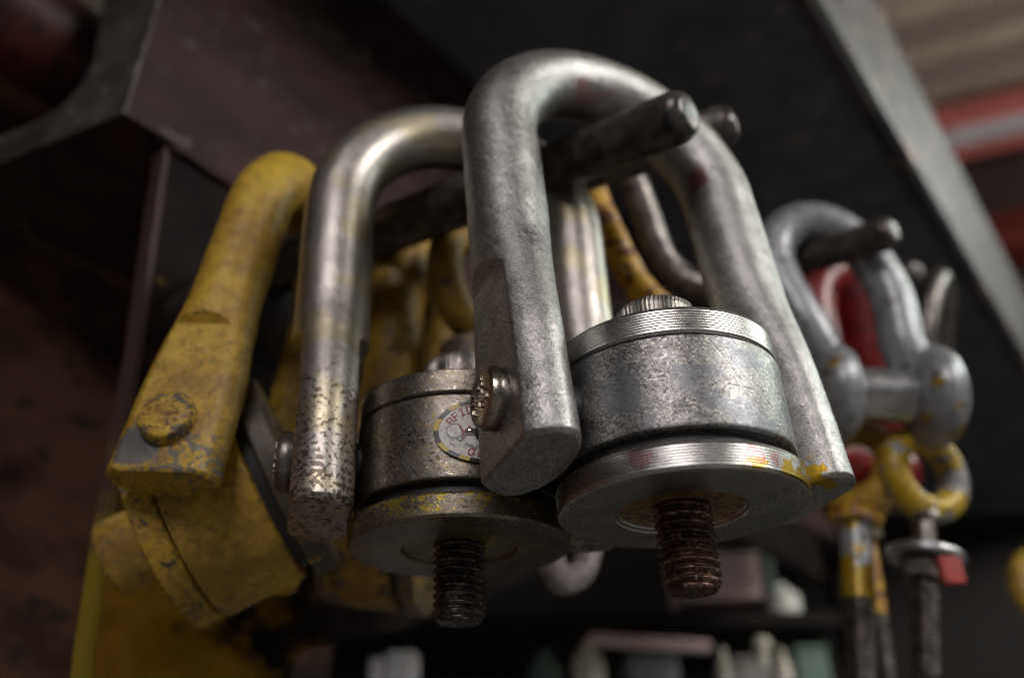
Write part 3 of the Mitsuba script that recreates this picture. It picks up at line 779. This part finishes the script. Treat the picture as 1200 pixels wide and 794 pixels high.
SG = 'shackles on the pegs'
ea, eb_ = P(976, 462, .505), P(1093, 465, .50)
bow = [ea, P(968, 425, .508), P(946, 382, .515), P(918, 335, .53), P(906, 295, .545), P(922, 268, .553), P(955, 261, .555), P(996, 280, .55), P(1030, 320, .538), P(1048, 360, .525), P(1056, 400, .513), P(1070, 432, .507), eb_]
shackle('bow_shackle', 'large grey bow shackle with worn yellow paint hanging at right', bow, .0132, (ea, eb_), ('grey_worn_yellow', 'galvanised'), SG, ear_r=.031)
# red shackle behind it, and a dark one edge-on further along
ra_, rb2 = P(968, 540, .60), P(1035, 555, .62)
bow = [ra_, P(966, 480, .605), P(960, 420, .615), P(952, 370, .63), P(962, 332, .645), P(985, 326, .65), P(1004, 350, .645), P(1015, 400, .635), P(1022, 460, .625), P(1028, 510, .62), rb2]
shackle('bow_shackle', 'red painted shackle behind the grey shackle', bow, .0185, (ra_, rb2), ('red_paint', 'red_paint'), SG, ear_r=.026)
sa, sb = P(1082, 425, .72), P(1100, 430, .78)
bow = [sa, P(1086, 390, .725), P(1090, 355, .735), P(1096, 332, .75), P(1103, 330, .77), P(1106, 355, .775), P(1105, 395, .78), sb]
shackle('bow_shackle', 'small dark shackle seen edge-on behind the grey one, furthest right', bow, .0095, (sa, sb), ('dull_steel', 'dull_steel'), SG, pin=False, ear_r=.016)

# eye bolts hanging at right
A = eye_bolt('eye_bolt', 'yellow and grey eye bolt with a bright washer and a small red tag', P(1083, 555, .50), UP + .24 * R, np.array([.35, -.9, .1]), .0215, .0085, ('yellow_worn_grey', 'dull_steel', 'dull_steel', 'dull_steel'), (.0, .066), (.0065, .022), .0078, GR)
kA, sA, nA, aA, zA = A
cA = P(1083, 555, .50)
Mx = np.array([sA, nA, aA])
part(kA, 'washer', moved(lathe([(.008, zA - .0015), (.0205, zA - .0015), (.0212, zA), (.0212, zA + .002), (.0205, zA + .0035), (.008, zA + .0035)], 56), Mx, cA), 'galvanised', 30, 'bright round washer')
part(kA, 'nut', moved(lathe([(0, zA - .013), (.0125, zA - .013), (.0135, zA - .012), (.0135, zA - .003), (.0125, zA - .002), (0, zA - .002)], 6), Mx, cA + sA * .0), 'dull_steel', False)
tg = P(1114, 668, .449)
part(kA, 'red_tag', box(tg[0], tg[1], tg[2], .0118, .006, .0145, .001), 'tag_red', 30, 'small bright red square tag under the washer')
eye_bolt('eye_bolt', 'yellow necked eye bolt with a long grey threaded shank, left of the washered one', P(1000, 546, .52), UP + .17 * R, np.array([-.5, -.6, .1]), .022, .008, ('yellow_paint', 'rusty_yellow', 'grey_worn_yellow', 'dull_steel'), (.045, .10), (.0155, .007), .0088, GR)
eye_bolt('eye_bolt', 'rusty yellow eye bolt hanging just behind the long grey threaded one', P(1002, 572, .60), UP + .06 * R, np.array([-.7, -.5, .1]), .022, .008, ('yellow_worn', 'yellow_worn', 'rusty_yellow', 'dull_steel'), (.050, .12), (.013, .008), .0080, GR)
eye_bolt('eye_bolt', 'blurred yellow eye bolt cut by the right edge of the photo', P(1232, 690, .80), UP, np.array([.1, -1, .0]), .030, .011, ('yellow_paint', 'yellow_paint', 'yellow_paint', 'dull_steel'), (.03, .05), (.024, .02), .012, GR)

# ------------------------------------------------------------------ shelf with stores behind, out of focus
bsdf('pink_card', (.80, .60, .60), .6, 0.0)
bsdf('cream_plastic', (.76, .72, .60), .5, 0.0)
bsdf('white_plastic', (.80, .80, .74), .5, 0.0)
bsdf('blue_grey', (.24, .26, .29), .5, 0.0)
bsdf('grey_card', (.26, .25, .235), .6, 0.0)
bsdf('green_card', (.13, .20, .17), .6, 0.0)
bsdf('dark_board', (.012, .009, .008), .6, 0.0, spec=.15)
bsdf('white_steel', (.74, .75, .77), .45, 0.0)
def crate(px0, py0, px1, py1, d, depth, mat, name, label, cat, lid=None, group=None):
    """box with a lid, its front spanning the given place at d metres"""
    a, b = P(px0, py1, d), P(px1, py0, d)
    w = abs((b - a) @ R); h = abs(b[2] - a[2])
    c = (a + b) / 2 + np.array([0, depth / 2, 0])
    k = thing(name, label, cat, group)
    part(k, 'body', box(c[0], c[1], c[2] - h * .06, w, depth, h * .88, .006), mat, 30)
    part(k, 'lid', box(c[0], c[1], c[2] + h * .44, w * 1.03, depth * 1.03, h * .12, .004), lid or mat, 30)
    return k
SD = 1.35
zs = P(800, 745, SD)[2]
crate(800, 640, 892, 704, SD, .14, 'pink_card', 'carton', 'pale pink carton below the rusty thread, on the back shelf', 'carton', 'white_plastic')
crate(897, 640, 908, 700, SD, .1, 'green_card', 'carton', 'narrow green carton against the pale pink one', 'carton')
shelf = thing('store_shelf', 'dark shelf far behind with out of focus stores on it', 'shelf')
sy = P(800, 745, SD)[1]
part(shelf, 'board', box(.05, sy + .22, P(800, 722, SD)[2] - .012, .92, .55, .024, .003), 'dark_board', 30)
part(shelf, 'post', box(P(415, 760, SD)[0] - .35, sy + .4, .1, .05, .05, 1.6, .003), 'dark_board', 30)
part(shelf, 'post', box(P(1120, 760, SD)[0], sy + .42, -.1, .06, .06, 1.1, .003), 'dark_board', 30)
part(shelf, 'back_panel', box(.35, sy + .6, .05, 2.2, .02, 1.2, .003), 'dark_board', 30)
def bottle(px, py, d, r, h, mat, label, name='bottle', cat='bottle'):
    c = P(px, py, d)
    pr = [(0, -h / 2), (r * .9, -h / 2), (r, -h / 2 + .004), (r, h * .15), (r * .85, h * .28), (r * .4, h * .38), (r * .38, h * .5), (0, h * .5)]
    m = lathe(pr, 40); m.vertices += c
    return solo(name, m, mat, label, cat)
bottle(917, 708, SD, .028, .062, 'white_plastic', 'white plastic bottle lying blurred right of the pink carton')
solo('steel_rod', bar(P(690, 748, 1.2), P(832, 757, 1.2), .0085, .002), 'pink_card', 'thin pale rod lying across below the threads, far behind', 'rod')
SD2 = 1.25
crate(738, 763, 798, 830, SD2, .12, 'blue_grey', 'carton', 'blue grey carton at the bottom edge left of the rusty thread', 'carton')
crate(860, 765, 908, 830, SD2, .12, 'grey_card', 'carton', 'grey brown carton at the bottom between two cream posts', 'carton')
crate(936, 752, 975, 830, SD2, .12, 'green_card', 'carton', 'dull green carton at the bottom beside the hanging thread', 'carton')
for px, lab in ((851, 'cream tube left of the grey brown carton at the bottom'), (921, 'cream tube right of the grey brown carton at the bottom')):
    bottle(px, 800, SD2, .011, .10, 'cream_plastic', lab, 'tube', 'tube')
kn_ = trimesh.creation.icosphere(3, .013); kn_.vertices *= (1, 1, .85); kn_.vertices += P(893, 754, SD2 - .02)
st_ = lathe([(0, -.03), (.006, -.03), (.006, 0), (0, 0)], 24); st_.vertices += P(893, 754, SD2 - .02)
solo('round_knob', trimesh.util.concatenate([kn_, st_]), 'cream_plastic', 'round cream knob above the grey brown carton', 'knob', None, 40)
bottle(690, 790, SD2, .024, .09, 'cream_plastic', 'cream bottle at the bottom edge below the gap between the rings')
bottle(640, 800, SD2, .026, .09, 'green_card', 'dark green bottle at the bottom edge, left of the cream one')
# white ribbed steel post at the bottom
wpst = thing('steel_post', 'white ribbed steel post at the bottom edge below the dark thread', 'post')
c = P(470, 820, .95)
part(wpst, 'column', box(c[0], c[1], c[2] - .28, .034, .05, .66, .004), 'white_steel', 30)
part(wpst, 'column_flange', box(c[0] - .027, c[1] - .004, c[2] - .285, .016, .045, .655, .003), 'white_steel', 30)
